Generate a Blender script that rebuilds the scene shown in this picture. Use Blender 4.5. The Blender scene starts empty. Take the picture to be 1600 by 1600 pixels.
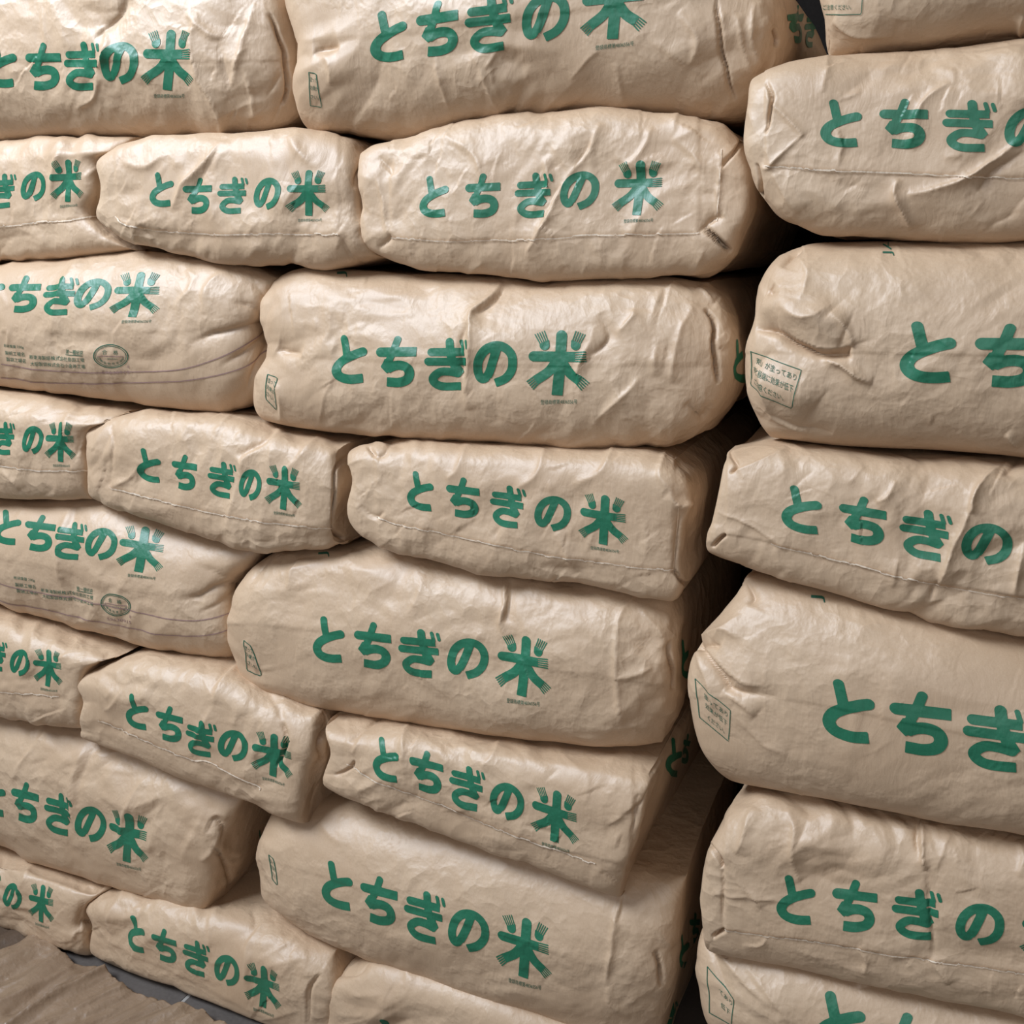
import bpy, math, random
import numpy as np
from mathutils import Vector
from mathutils.bvhtree import BVHTree

# ------------------------------------------------------------------ camera, light, exposure
S = bpy.context.scene
F = 1600.0
PITCH = math.atan(410.0 / 1600.0)
H = 1.20
cam_data = bpy.data.cameras.new('camera'); cam_data.sensor_width = 36; cam_data.lens = 36
cam_data.clip_start = 0.02
cam = bpy.data.objects.new('camera', cam_data); S.collection.objects.link(cam)
AZ = math.atan2(1652.0, 3900.0)      # the stack runs along X; the camera looks at it 23 degrees askew
cam.location = (0, 0, H); cam.rotation_euler = (math.pi / 2 - PITCH, 0, AZ)
S.camera = cam
S.view_settings.view_transform = 'Standard'; S.view_settings.look = 'None'
S.view_settings.exposure = 0.64; S.view_settings.gamma = 1.0
S.view_settings.use_curve_mapping = False

w_ = bpy.data.worlds.new('world'); S.world = w_; w_.use_nodes = True
w_.node_tree.nodes['Background'].inputs[0].default_value = (0.80, 0.87, 1.0, 1)
w_.node_tree.nodes['Background'].inputs[1].default_value = 0.22

def area(name, loc, target, sx, sy, power, col):
    d = bpy.data.lights.new(name, 'AREA'); d.shape = 'RECTANGLE'; d.size = sx; d.size_y = sy
    d.energy = power; d.color = col
    o = bpy.data.objects.new(name, d); S.collection.objects.link(o); o.location = loc
    o.rotation_euler = (Vector(target) - Vector(loc)).to_track_quat('-Z', 'Y').to_euler()
    return o
area('window_light', (-1.9, -0.35, 3.0), (-0.2, 1.15, 0.9), 1.5, 1.2, 122, (0.77, 0.87, 1.0))
area('fill_light', (0.2, -2.0, 1.7), (-0.2, 1.2, 0.7), 2.6, 1.8, 11, (1.0, 0.96, 0.92))  # dim fill added in front of the stack, no visible source

# ------------------------------------------------------------------ frame of the stack
WD = np.array([1.0, 0.0, 0.0])      # along the stack, to the right
NI = np.array([0.0, 1.0, 0.0])      # into the stack
D0 = 1.19
CP = np.array([0, 0, H])
_sa, _ca, _sp, _cp = math.sin(AZ), math.cos(AZ), math.sin(PITCH), math.cos(PITCH)
CF = np.array([-_sa * _cp, _ca * _cp, -_sp])
CR = np.array([_ca, _sa, 0])
CU = np.array([-_sa * _sp, _ca * _sp, _cp])

def rays(px):
    px = np.atleast_2d(np.asarray(px, float))
    return (px[:, :1] - 800) / F * CR + (800 - px[:, 1:2]) / F * CU + CF
def unproj(px, dist):
    r = rays(px); t = dist / (r @ NI)
    P = CP + r * t[:, None]
    return np.stack([P @ WD, P[:, 2]], 1)
def proj(P):
    q = P - CP; z = q @ CF
    z = np.maximum(z, 0.05)
    return np.stack([800 + F * (q @ CR) / z, 800 - F * (q @ CU) / z], 1)

# ------------------------------------------------------------------ noise
_rs = np.random.RandomState(7)
_perm = _rs.permutation(256); _perm = np.concatenate([_perm, _perm, _perm])
_g = _rs.normal(size=(256, 3)); _g /= np.linalg.norm(_g, axis=1)[:, None]
def noise3(P):
    Pi = np.floor(P).astype(int); f = P - Pi; Pi &= 255
    u = f * f * f * (f * (f * 6 - 15) + 10)
    res = 0
    for dx in (0, 1):
        wx = u[:, 0] if dx else 1 - u[:, 0]
        for dy in (0, 1):
            wy = u[:, 1] if dy else 1 - u[:, 1]
            for dz in (0, 1):
                wz = u[:, 2] if dz else 1 - u[:, 2]
                h = _perm[_perm[_perm[(Pi[:, 0] + dx) & 255] + ((Pi[:, 1] + dy) & 255)] + ((Pi[:, 2] + dz) & 255)]
                d = f - np.array([dx, dy, dz])
                res = res + wx * wy * wz * (_g[h] * d).sum(1)
    return res * 1.6

_h2 = _rs.uniform(-1, 1, size=(64, 64))
def facet(x, y, seed):
    """piecewise flat facets meeting in sharp creases: linear interpolation on a jitter-warped triangular lattice"""
    sk = (x + y) * 0.366; xi = x + sk; yi = y + sk
    i = np.floor(xi).astype(int); j = np.floor(yi).astype(int); fx = xi - i; fy = yi - j
    h = lambda a, b: _h2[(a + seed * 13) & 63, (b + seed * 29) & 63]
    h00 = h(i, j); h11 = h(i+1, j+1); lo = fx > fy
    return np.where(lo, h00 + (h(i+1, j) - h00) * fx + (h11 - h(i+1, j)) * fy, h00 + (h(i, j+1) - h00) * fy + (h11 - h(i, j+1)) * fx)

# ------------------------------------------------------------------ materials
def nt(name):
    m = bpy.data.materials.new(name); m.use_nodes = True
    t = m.node_tree; b = t.nodes['Principled BSDF']; return m, t, b
def N(t, typ, **kw):
    n = t.nodes.new(typ)
    for k, v in kw.items():
        if k.startswith('i_'): n.inputs[k[2:].replace('_', ' ')].default_value = v
        else: setattr(n, k, v)
    return n
def paper_like(name, c1, c2, rough, spec, ink=False, coat=0.0):
    m, t, b = nt(name)
    at = N(t, 'ShaderNodeAttribute', attribute_name='paper')
    L = t.links.new
    n1 = N(t, 'ShaderNodeTexNoise', i_Scale=7.0, i_Detail=5.0, i_Roughness=0.6); L(at.outputs['Vector'], n1.inputs['Vector'])
    n2 = N(t, 'ShaderNodeTexNoise', i_Scale=420.0, i_Detail=3.0, i_Roughness=0.7); L(at.outputs['Vector'], n2.inputs['Vector'])
    mp = N(t, 'ShaderNodeMapping'); mp.inputs['Scale'].default_value = (900, 900, 26); L(at.outputs['Vector'], mp.inputs['Vector'])
    n3 = N(t, 'ShaderNodeTexNoise', i_Scale=1.0, i_Detail=2.0); L(mp.outputs[0], n3.inputs['Vector'])
    a1 = N(t, 'ShaderNodeMath', operation='MULTIPLY_ADD'); L(n2.outputs[0], a1.inputs[0]); a1.inputs[1].default_value = 0.40; L(n1.outputs[0], a1.inputs[2])
    a2 = N(t, 'ShaderNodeMath', operation='MULTIPLY_ADD'); L(n3.outputs[0], a2.inputs[0]); a2.inputs[1].default_value = 0.30; L(a1.outputs[0], a2.inputs[2])
    mr = N(t, 'ShaderNodeMapRange'); mr.inputs['From Min'].default_value = 0.55; mr.inputs['From Max'].default_value = 1.15; L(a2.outputs[0], mr.inputs['Value'])
    mx = N(t, 'ShaderNodeMix', data_type='RGBA'); L(mr.outputs[0], mx.inputs['Factor'])
    mx.inputs['A'].default_value = (*c1, 1); mx.inputs['B'].default_value = (*c2, 1)
    L(mx.outputs['Result'], b.inputs['Base Color'])
    b.inputs['Roughness'].default_value = rough
    b.inputs['Specular IOR Level'].default_value = spec
    # fine relief: creases (voronoi facets), soft crumple and fibre
    w = N(t, 'ShaderNodeTexNoise', i_Scale=14.0, i_Detail=2.0); L(at.outputs['Vector'], w.inputs['Vector'])
    va = N(t, 'ShaderNodeVectorMath', operation='MULTIPLY_ADD'); L(w.outputs['Color'], va.inputs[0]); va.inputs[1].default_value = (0.05, 0.05, 0.05); L(at.outputs['Vector'], va.inputs[2])
    v1 = N(t, 'ShaderNodeTexVoronoi', feature='F1', i_Scale=38.0); L(va.outputs[0], v1.inputs['Vector'])
    v2 = N(t, 'ShaderNodeTexVoronoi', feature='F1', i_Scale=85.0); L(va.outputs[0], v2.inputs['Vector'])
    s1 = N(t, 'ShaderNodeMath', operation='MULTIPLY_ADD'); L(v2.outputs['Distance'], s1.inputs[0]); s1.inputs[1].default_value = 0.22; L(v1.outputs['Distance'], s1.inputs[2])
    msk = N(t, 'ShaderNodeMapRange'); msk.inputs['From Min'].default_value = 0.42; msk.inputs['From Max'].default_value = 0.66; L(n1.outputs[0], msk.inputs['Value'])
    s2 = N(t, 'ShaderNodeMath', operation='MULTIPLY'); L(s1.outputs[0], s2.inputs[0]); L(msk.outputs[0], s2.inputs[1])
    s3 = N(t, 'ShaderNodeMath', operation='MULTIPLY_ADD'); L(n2.outputs[0], s3.inputs[0]); s3.inputs[1].default_value = 0.03; L(s2.outputs[0], s3.inputs[2])
    mp2 = N(t, 'ShaderNodeMapping'); mp2.inputs['Scale'].default_value = (150, 150, 17); mp2.inputs['Rotation'].default_value = (0, 0.12, 0); L(va.outputs[0], mp2.inputs['Vector'])
    n4 = N(t, 'ShaderNodeTexNoise', i_Scale=1.0, i_Detail=3.0, i_Roughness=0.55); L(mp2.outputs[0], n4.inputs['Vector'])
    s4 = N(t, 'ShaderNodeMath', operation='MULTIPLY_ADD'); L(n4.outputs[0], s4.inputs[0]); s4.inputs[1].default_value = 0.16; L(s3.outputs[0], s4.inputs[2])
    bp = N(t, 'ShaderNodeBump'); bp.inputs['Strength'].default_value = 0.85; bp.inputs['Distance'].default_value = 0.0040
    L(s4.outputs[0], bp.inputs['Height']); L(bp.outputs[0], b.inputs['Normal'])
    return m
KRAFT = paper_like('kraft_paper', (0.470, 0.312, 0.190), (0.570, 0.405, 0.262), 0.52, 0.75)
KRAFT_EDGE = paper_like('torn_kraft_edge', (0.70, 0.55, 0.40), (0.82, 0.68, 0.53), 0.8, 0.2)
DARKOLD = paper_like('shadowed_kraft_paper', (0.075, 0.048, 0.030), (0.13, 0.085, 0.055), 0.6, 0.3)  # shadow over the rear empty sack is put into this colour
OLD = paper_like('worn_kraft_paper', (0.20, 0.130, 0.080), (0.30, 0.200, 0.125), 0.42, 0.6)
INK = paper_like('green_ink', (0.010, 0.118, 0.056), (0.020, 0.165, 0.085), 0.46, 0.6)
DARKINK = paper_like('dark_green_ink', (0.02, 0.09, 0.05), (0.04, 0.13, 0.08), 0.6, 0.3)
STRIPE = paper_like('violet_stripe_ink', (0.28, 0.17, 0.15), (0.34, 0.22, 0.19), 0.6, 0.3)

def concrete(name, c1, c2):
    m, t, b = nt(name); L = t.links.new
    g = N(t, 'ShaderNodeTexCoord')
    n1 = N(t, 'ShaderNodeTexNoise', i_Scale=4.0, i_Detail=9.0, i_Roughness=0.65); L(g.outputs['Object'], n1.inputs['Vector'])
    n2 = N(t, 'ShaderNodeTexNoise', i_Scale=160.0, i_Detail=4.0); L(g.outputs['Object'], n2.inputs['Vector'])
    a = N(t, 'ShaderNodeMath', operation='MULTIPLY_ADD'); L(n2.outputs[0], a.inputs[0]); a.inputs[1].default_value = 0.4; L(n1.outputs[0], a.inputs[2])
    mr = N(t, 'ShaderNodeMapRange'); mr.inputs['From Min'].default_value = 0.5; mr.inputs['From Max'].default_value = 0.95; L(a.outputs[0], mr.inputs['Value'])
    mx = N(t, 'ShaderNodeMix', data_type='RGBA'); L(mr.outputs[0], mx.inputs['Factor'])
    mx.inputs['A'].default_value = (*c1, 1); mx.inputs['B'].default_value = (*c2, 1)
    L(mx.outputs['Result'], b.inputs['Base Color']); b.inputs['Roughness'].default_value = 0.75
    bp = N(t, 'ShaderNodeBump'); bp.inputs['Strength'].default_value = 0.4; bp.inputs['Distance'].default_value = 0.002
    L(a.outputs[0], bp.inputs['Height']); L(bp.outputs[0], b.inputs['Normal'])
    return m
CONC = concrete('grey_concrete', (0.075, 0.060, 0.050), (0.13, 0.107, 0.092))
GROUT = concrete('pale_joint_filler', (0.30, 0.27, 0.24), (0.42, 0.38, 0.34))
WALLM = concrete('shade_black_wall', (0.010, 0.008, 0.007), (0.018, 0.015, 0.013))  # near-black colour stands in for the deep shade behind the gap
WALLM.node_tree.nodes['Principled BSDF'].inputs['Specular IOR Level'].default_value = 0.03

# ------------------------------------------------------------------ mesh helpers
def link_mesh(name, V, Fc, mat, parent=None, paper=None, smooth=True):
    V = np.asarray(V, float); Fc = np.asarray(Fc, np.int32)
    me = bpy.data.meshes.new(name)
    k = Fc.shape[1]
    me.vertices.add(len(V)); me.vertices.foreach_set('co', V.astype(np.float32).ravel())
    me.loops.add(Fc.size); me.loops.foreach_set('vertex_index', Fc.ravel())
    me.polygons.add(len(Fc)); me.polygons.foreach_set('loop_start', np.arange(0, Fc.size, k, dtype=np.int32))
    me.update(calc_edges=True)
    me.polygons.foreach_set('use_smooth', np.full(len(Fc), smooth))
    if paper is not None:
        a = me.attributes.new('paper', 'FLOAT_VECTOR', 'POINT'); a.data.foreach_set('vector', np.asarray(paper, np.float32).ravel())
    me.materials.append(mat); me.validate()
    o = bpy.data.objects.new(name, me); S.collection.objects.link(o)
    if parent: o.parent = parent
    return o
def vnormals(V, T):
    n = np.cross(V[T[:, 1]] - V[T[:, 0]], V[T[:, 2]] - V[T[:, 0]])
    out = np.zeros_like(V)
    for k in range(3):
        for c in range(3): out[:, c] += np.bincount(T[:, k], n[:, c], len(V))
    return out / np.maximum(np.linalg.norm(out, axis=1), 1e-12)[:, None]

# ------------------------------------------------------------------ lettering drawn as strokes
def seg_d(P, a, b):
    a = np.array(a, float); b = np.array(b, float); ab = b - a
    t = np.clip(((P - a) @ ab) / (ab @ ab), 0, 1)
    return np.linalg.norm(P - a - t[:, None] * ab, axis=1)
def smooth_line(pts, n=6):
    pts = np.array(pts, float)
    if len(pts) < 3: return pts
    e = np.vstack([2 * pts[0] - pts[1], pts, 2 * pts[-1] - pts[-2]]); out = []
    for i in range(1, len(e) - 2):
        for k in range(n):
            t = k / n
            out.append(0.5 * ((2 * e[i]) + (-e[i-1] + e[i+1]) * t + (2*e[i-1] - 5*e[i] + 4*e[i+1] - e[i+2]) * t*t + (-e[i-1] + 3*e[i] - 3*e[i+1] + e[i+2]) * t**3))
    out.append(pts[-1]); return np.array(out)
def stroke(P, pts, w, flat_end=False, flat_start=False):
    q = smooth_line(pts)
    d = np.min([seg_d(P, q[i], q[i+1]) for i in range(len(q) - 1)], axis=0) - w / 2
    if flat_end:
        dr = q[-1] - q[-2]; dr /= np.linalg.norm(dr)
        near = np.linalg.norm(P - q[-1], axis=1) < w * 0.74
        d = np.where(near, np.maximum(d, (P - q[-1]) @ dr), d)
    if flat_start:
        dr = q[0] - q[1]; dr /= np.linalg.norm(dr)
        near = np.linalg.norm(P - q[0], axis=1) < w * 0.74
        d = np.where(near, np.maximum(d, (P - q[0]) @ dr), d)
    return d
def poly_sdf(P, pts):
    pts = np.array(pts, float); n = len(pts); ins = np.zeros(len(P), bool); d = np.full(len(P), 1e9)
    for i in range(n):
        a, b = pts[i], pts[(i+1) % n]
        d = np.minimum(d, seg_d(P, a, b))
        c = ((a[1] > P[:, 1]) != (b[1] > P[:, 1]))
        if abs(b[1] - a[1]) > 1e-9:
            c &= P[:, 0] < (b[0] - a[0]) * (P[:, 1] - a[1]) / (b[1] - a[1]) + a[0]
            ins ^= c
    return np.where(ins, -d, d)
GL = {}
GL['to'] = (lambda P: [stroke(P, [(132,108),(141,155),(152,212)], 44),
    stroke(P, [(246,184),(205,197),(155,220),(112,250),(94,288),(108,322),(145,340),(195,344),(248,338)], 52, True)], (66,84,270,372), (168,227))
GL['ti'] = (lambda P: [stroke(P, [(353,183),(565,180)], 54, True), stroke(P, [(452,110),(428,180),(396,250)], 42),
    poly_sdf(P, [(378,222),(352,268),(388,306),(435,272),(425,225)]),
    stroke(P, [(392,280),(432,262),(475,258),(512,272),(525,308),(506,342),(455,358),(387,355)], 54, True, True)], (322,86,568,392), (445,238))
GL['gi'] = (lambda P: [stroke(P, [(650,184),(842,182)], 46, True), stroke(P, [(634,238),(858,238)], 46, True),
    stroke(P, [(757,126),(764,190),(778,250),(800,292)], 48),
    poly_sdf(P, [(752,250),(800,240),(835,298),(812,328),(770,300)]),
    stroke(P, [(800,306),(745,296),(695,300),(656,334),(668,366),(715,384),(818,381)], 47, True),
    stroke(P, [(822,122),(834,166)], 22), stroke(P, [(858,124),(868,158)], 20)], (606,98,884,412), (742,254))
GL['no'] = (lambda P: [stroke(P, [(1044,170),(1020,232),(985,312),(955,342),(932,328),(924,280),(942,220),(985,172),(1045,152),(1098,168),(1130,216),(1124,286),(1085,338),(1022,366)], 50, True)], (894,122,1160,398), (1028,258))
def kome(P):
    L = [stroke(P, [(1408,92),(1398,250),(1383,432)], 62, True), stroke(P, [(1250,210),(1484,214)], 58, True),
         stroke(P, [(1375,245),(1330,300),(1262,346)], 56, True), stroke(P, [(1415,250),(1455,308),(1512,352)], 56, True)]
    for k in range(5): L.append(stroke(P, [(1482,189 + 12.6*k),(1548,186 + 13.6*k)], 7.5))
    for c0, dr in (((1262, 346), (-0.70, 0.60)), ((1512, 352), (0.66, 0.68))):
        dn = math.hypot(*dr); dr = (dr[0] / dn, dr[1] / dn); pr = (-dr[1], dr[0])
        for k in range(5):
            o = (k - 2) * 12.0
            L.append(stroke(P, [(c0[0] + pr[0]*o, c0[1] + pr[1]*o), (c0[0] + pr[0]*o*1.15 + dr[0]*44, c0[1] + pr[1]*o*1.15 + dr[1]*44)], 7.5))
    for cx, tip, sg in ((1308, (1272, 80), -1), (1490, (1527, 80), 1)):
        L.append(np.maximum(stroke(P, [(cx, 128),(cx - sg*2, 148)], 56), (P - np.array([cx, 128])) @ np.array([sg*0.42, -0.9])))
        for k in range(5):
            o = (k - 2) * 11.5
            L.append(stroke(P, [(cx + o*0.95, 134 + sg*o*0.35),(cx + sg*26 + o*1.15, 76 + sg*o*0.42)], 6.5))
    return L
GL['kome'] = (kome, (1194,56,1566,440), (1380,249))

def marching(fn, box, h):
    xs = np.arange(box[0], box[2] + h, h); ys = np.arange(box[1], box[3] + h, h)
    X, Y = np.meshgrid(xs, ys); P = np.stack([X.ravel(), Y.ravel()], 1)
    d = np.min(fn(P), axis=0); nx = len(xs)
    V = []; T = []; cache = {}
    def vid(i):
        if i not in cache: cache[i] = len(V); V.append(tuple(P[i]))
        return cache[i]
    def eid(i, j):
        k = (min(i, j), max(i, j), 'e')
        if k not in cache:
            t = d[i] / (d[i] - d[j]); cache[k] = len(V); V.append(tuple(P[i] + t * (P[j] - P[i])))
        return cache[k]
    ins = d < 0
    for r in range(len(ys) - 1):
        for c in range(nx - 1):
            q = r * nx + c
            s4 = int(ins[q]) + int(ins[q+1]) + int(ins[q+nx]) + int(ins[q+nx+1])
            if s4 == 0: continue
            for tri in ((q, q+1, q+nx+1), (q, q+nx+1, q+nx)):
                s = [i for i in tri if ins[i]]
                if len(s) == 3: T.append(tuple(vid(i) for i in tri))
                elif len(s) == 1:
                    i = tri.index(s[0]); a, b, e = tri[i], tri[(i+1) % 3], tri[(i+2) % 3]
                    T.append((vid(a), eid(a, b), eid(a, e)))
                elif len(s) == 2:
                    o = [i for i in tri if not ins[i]][0]; i = tri.index(o); a, b, e = tri[i], tri[(i+1) % 3], tri[(i+2) % 3]
                    T.append((eid(a, b), vid(b), vid(e))); T.append((eid(a, b), vid(e), eid(a, e)))
    return np.array(V), np.array(T)
GLYPH = {}
for k, (fn, box, c) in GL.items():
    v, t = marching(fn, box, 3.4 if k == 'kome' else 5.0)
    GLYPH[k] = ((v - np.array(c)) / 3.72, t)

_txt = {}
def text_mesh(s):
    """flat font text: vertices with width normalised to 1, centred, y down"""
    if s not in _txt:
        cu = bpy.data.curves.new('t', 'FONT'); cu.body = s; cu.resolution_u = 2; cu.fill_mode = 'FRONT'
        o = bpy.data.objects.new('t', cu); S.collection.objects.link(o)
        dg = bpy.context.evaluated_depsgraph_get(); me = o.evaluated_get(dg).to_mesh()
        me.calc_loop_triangles()
        v = np.array([p.co[:2] for p in me.vertices]); t = np.array([tuple(x.vertices) for x in me.loop_triangles])
        bpy.data.objects.remove(o); bpy.data.curves.remove(cu)
        lo, hi = v.min(0), v.max(0); v = (v - (lo + hi) / 2) / (hi[0] - lo[0]); v[:, 1] *= -1
        _txt[s] = (v, t, (hi[1] - lo[1]) / (hi[0] - lo[0]))
    return _txt[s]

# ------------------------------------------------------------------ a sack
def superprofile(n, p, half, R):
    th = np.linspace(0, math.pi, 1500)
    a = -np.sign(np.cos(th)) * np.abs(np.cos(th)) ** (2 / p); d = np.abs(np.sin(th)) ** (2 / p)
    s = np.concatenate([[0], np.cumsum(np.hypot(np.diff(a) * half, np.diff(d) * R))])
    q = np.linspace(0, s[-1], n)
    return np.interp(q, s, a), np.interp(q, s, d)
def curve2(pts, n_dense=160):
    q = smooth_line(pts, 8) if len(pts) > 2 else np.array(pts, float)
    s = np.concatenate([[0], np.cumsum(np.linalg.norm(np.diff(q, axis=0), axis=1))]); s /= s[-1]
    return lambda t: np.stack([np.interp(t, s, q[:, 0]), np.interp(t, s, q[:, 1])], -1)

CELL = 2.45
FLOORZ = 0.004
class Sack: pass
SACKS = []
def make_sack(label, top, right, bottom, left, kind, out=0.0, out_top=None, R=0.06, pa=3.2, pb=2.4, L=0.42, seed=1,
              folds=(), ncrease=26, crumple=1.0, seam=None, flap=None, twist=0.0, fine=1.0):
    rnd = random.Random(seed)
    if out_top is None: out_top = out
    dist = D0 - out
    tl, tr = top[0], top[-1]; bl, br = bottom[0], bottom[-1]
    d_top = D0 - out_top
    Wt = unproj(top, d_top); Wb = unproj(bottom, dist)
    Wr = unproj([tr] + list(right) + [br], dist); Wl = unproj([tl] + list(left) + [bl], dist)
    Wr[0] = Wt[-1]; Wl[0] = Wt[0]
    for W in (Wb, Wr, Wl, Wt): W[:, 1] = np.maximum(W[:, 1], FLOORZ)
    Tc, Bc, Rc, Lc = curve2(Wt), curve2(Wb), curve2(Wr), curve2(Wl)
    wpx = np.linalg.norm(np.array(tr) - np.array(tl)); hpx = np.linalg.norm(np.array(bl) - np.array(tl)) * .5 + np.linalg.norm(np.array(br) - np.array(tr)) * .5
    Wm = abs(Wt[-1, 0] - Wt[0, 0]) / 2; Hm = abs(Wt[:, 1].mean() - Wb[:, 1].mean()) / 2
    Rpx = R / Wm * wpx / 2
    nu = int((wpx + Rpx * 1.2) / CELL); nv = int((hpx + Rpx * 1.2) / CELL)
    au, du = superprofile(nu, pa, Wm, R); av, dv = superprofile(nv, pb, Hm, R)
    U, Vv = np.meshgrid((au + 1) / 2, (av + 1) / 2)
    Du, Dv = np.meshgrid(du, dv)
    u = U.ravel(); v = Vv.ravel()
    C = (1 - v)[:, None] * Bc(u) + v[:, None] * Tc(u) + (1 - u)[:, None] * Lc(1 - v) + u[:, None] * Rc(1 - v) \
        - ((1 - u) * (1 - v))[:, None] * Wb[0] - (u * (1 - v))[:, None] * Wb[-1] - ((1 - u) * v)[:, None] * Wt[0] - (u * v)[:, None] * Wt[-1]
    depth = (Du * Dv).ravel() * R
    ni = NI * math.cos(twist) + WD * math.sin(twist)
    base = C[:, :1] * WD + np.array([0, 0, 1.0]) * C[:, 1:2] + NI * dist - NI * depth[:, None]
    idx = np.arange(nu * nv).reshape(nv, nu)
    a = idx[:-1, :-1].ravel(); b = idx[:-1, 1:].ravel(); c = idx[1:, 1:].ravel(); d = idx[1:, :-1].ravel()
    T = [np.stack([a, b, c], 1), np.stack([a, c, d], 1)]
    rim = np.concatenate([idx[0, :], idx[1:, -1], idx[-1, -2::-1], idx[-2:0:-1, 0]])
    K = 11
    steps = L * (np.linspace(0, 1, K) ** 1.7)[1:]
    cen = base[rim].mean(0)
    prev = rim; n0 = len(base); rings = []
    for k, s_ in enumerate(steps):
        t = s_ / L
        sh = 1 - 0.10 * max(0, t - 0.72) / 0.28
        P = cen + (base[rim] - cen) * (sh - 0.022 * min(1, t * 5)) + ni * s_
        rings.append(P)
    # back closing rings
    for sh, s_ in ((0.7, L + 0.02), (0.35, L + 0.03), (0.05, L + 0.032)):
        rings.append(cen + (base[rim] - cen) * sh + ni * s_)
    m = len(rim)
    for k in range(len(rings)):
        cur = n0 + k * m + np.arange(m)
        p2 = np.roll(prev, -1); c2 = np.roll(cur, -1)
        T.append(np.stack([prev, cur, c2], 1)); T.append(np.stack([prev, c2, p2], 1))
        prev = cur
    T.append(np.array([[prev[0], prev[i+1], prev[i]] for i in range(1, m - 1, 1)]))
    V = np.vstack([base] + rings); T = np.vstack(T)
    V[:, 2] = np.maximum(V[:, 2], FLOORZ)
    Nn = vnormals(V, T)
    XY = proj(V)
    facing = ((V - CP) * Nn).sum(1) < 0
    inward = (V @ NI) - dist
    frontish = np.clip(1.0 - np.maximum(inward, 0) / 0.10, 0, 1) * (inward < 0.12)
    # ---- displacement
    off = np.array([seed * 3.7, seed * 1.3, seed * 7.1])
    ang = rnd.uniform(-0.25, 0.25) + (0.55 if kind == 'B' else 0.35)
    w = V @ WD; z = V[:, 2]; dd = V @ NI
    s1 = (w * math.cos(ang) + z * math.sin(ang)); s2 = (-w * math.sin(ang) + z * math.cos(ang))
    # wrinkles run along s1-ish (up to the right): compress across
    Q = np.stack([s1 * 0.55, s2 * 1.0, dd], 1)
    Qv = np.stack([w * 1.25, z * 0.4, dd * .8], 1)
    mask = np.clip(0.55 + 1.3 * noise3(V * 5 + off), 0.10, 1.4)
    mask2 = np.clip(0.45 + 1.5 * noise3(V * 7 + off + 31), 0.0, 1.4)
    warp = np.stack([noise3(V * 9 + off + k * 11) for k in range(3)], 1) * 0.04
    D = 0.0040 * noise3(V * 6 + off + 5)
    X0 = w + dd * 0.9; Y0 = z + dd * 0.35
    def rot(x, y, a): return x * math.cos(a) + y * math.sin(a), -x * math.sin(a) + y * math.cos(a)
    wx = warp[:, 0] * 0.8; wy = warp[:, 1] * 0.8
    F_ = 0
    for q, (cell, stretch, an, amp) in enumerate(((0.060, 2.2, ang, 0.0034), (0.034, 2.0, ang + 0.9, 0.0019), (0.026, 2.4, ang - 0.5, 0.0013), (0.014, 1.6, ang + 0.3, 0.0006))):
        rx, ry = rot(X0 + wx, Y0 + wy, an)
        F_ = F_ + amp * facet(rx / cell / stretch, ry / cell, seed + q * 5) * (mask if q % 2 else mask2 + 0.25)
    D = D + crumple * (1.45 * F_ - 0.0020 * np.abs(noise3((Qv + warp) * 13 + off)) * mask
                       - 0.0016 * np.abs(noise3((Q + warp) * 26 + off + 3)) * mask2)
    mm = np.where(facing, 1.0, 0.0) * frontish
    xmin, xmax = XY[:nu*nv, 0].min(), XY[:nu*nv, 0].max(); ymin, ymax = XY[:nu*nv, 1].min(), XY[:nu*nv, 1].max()
    FL = list(folds)
    for _ in range(ncrease):
        cx = rnd.uniform(xmin, xmax); cy = rnd.uniform(ymin, ymax)
        if kind == 'B': th = math.radians(rnd.choice([rnd.gauss(58, 14), rnd.gauss(80, 12), rnd.gauss(20, 20)])); ln = rnd.uniform(18, 70)
        else: th = math.radians(rnd.choice([rnd.gauss(75, 16), rnd.gauss(105, 14), rnd.gauss(35, 25)])); ln = rnd.uniform(15, 80)
        dx, dy = math.cos(th) * ln / 2, -math.sin(th) * ln / 2
        bx, by = rnd.uniform(-2, 2), rnd.uniform(-2, 2)
        step = rnd.random() < 0.45
        a_ = rnd.choice([1, 1, -1]) * rnd.uniform(0.5, 1.5) * crumple
        q_ = [(cx - dx, cy - dy), (cx + bx, cy + by), (cx + dx, cy + dy)]
        FL.append((q_, a_ * 0.5, rnd.uniform(5, 12), 0, 'step') if step else (q_, a_, rnd.uniform(3.5, 8)))
    for fo in FL:
        pts, amp, wd = fo[0], fo[1], fo[2]
        pts = np.array(smooth_line(pts, 4)) if len(pts) > 2 else np.array(pts, float)
        lo = pts.min(0) - wd * 8; hi = pts.max(0) + wd * 8
        sel = np.where((mm > 0) & (XY[:, 0] > lo[0]) & (XY[:, 0] < hi[0]) & (XY[:, 1] > lo[1]) & (XY[:, 1] < hi[1]))[0]
        if len(sel) == 0: continue
        P = XY[sel]
        P = P + np.stack([noise3(np.c_[P / 30.0, np.full(len(P), seed + .5)]), noise3(np.c_[P / 30.0, np.full(len(P), seed + 9.5)])], 1) * 3
        best = np.full(len(P), 1e9); tt = np.zeros(len(P)); sg = np.ones(len(P)); n = len(pts) - 1
        for i in range(n):
            ab = pts[i+1] - pts[i]; t_ = np.clip(((P - pts[i]) @ ab) / (ab @ ab), 0, 1)
            r_ = P - pts[i] - t_[:, None] * ab; dist_ = np.linalg.norm(r_, axis=1)
            cr = ab[0] * r_[:, 1] - ab[1] * r_[:, 0]
            m_ = dist_ < best; best[m_] = dist_[m_]; tt[m_] = (i + t_[m_]) / n; sg[m_] = np.sign(cr[m_])
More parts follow.
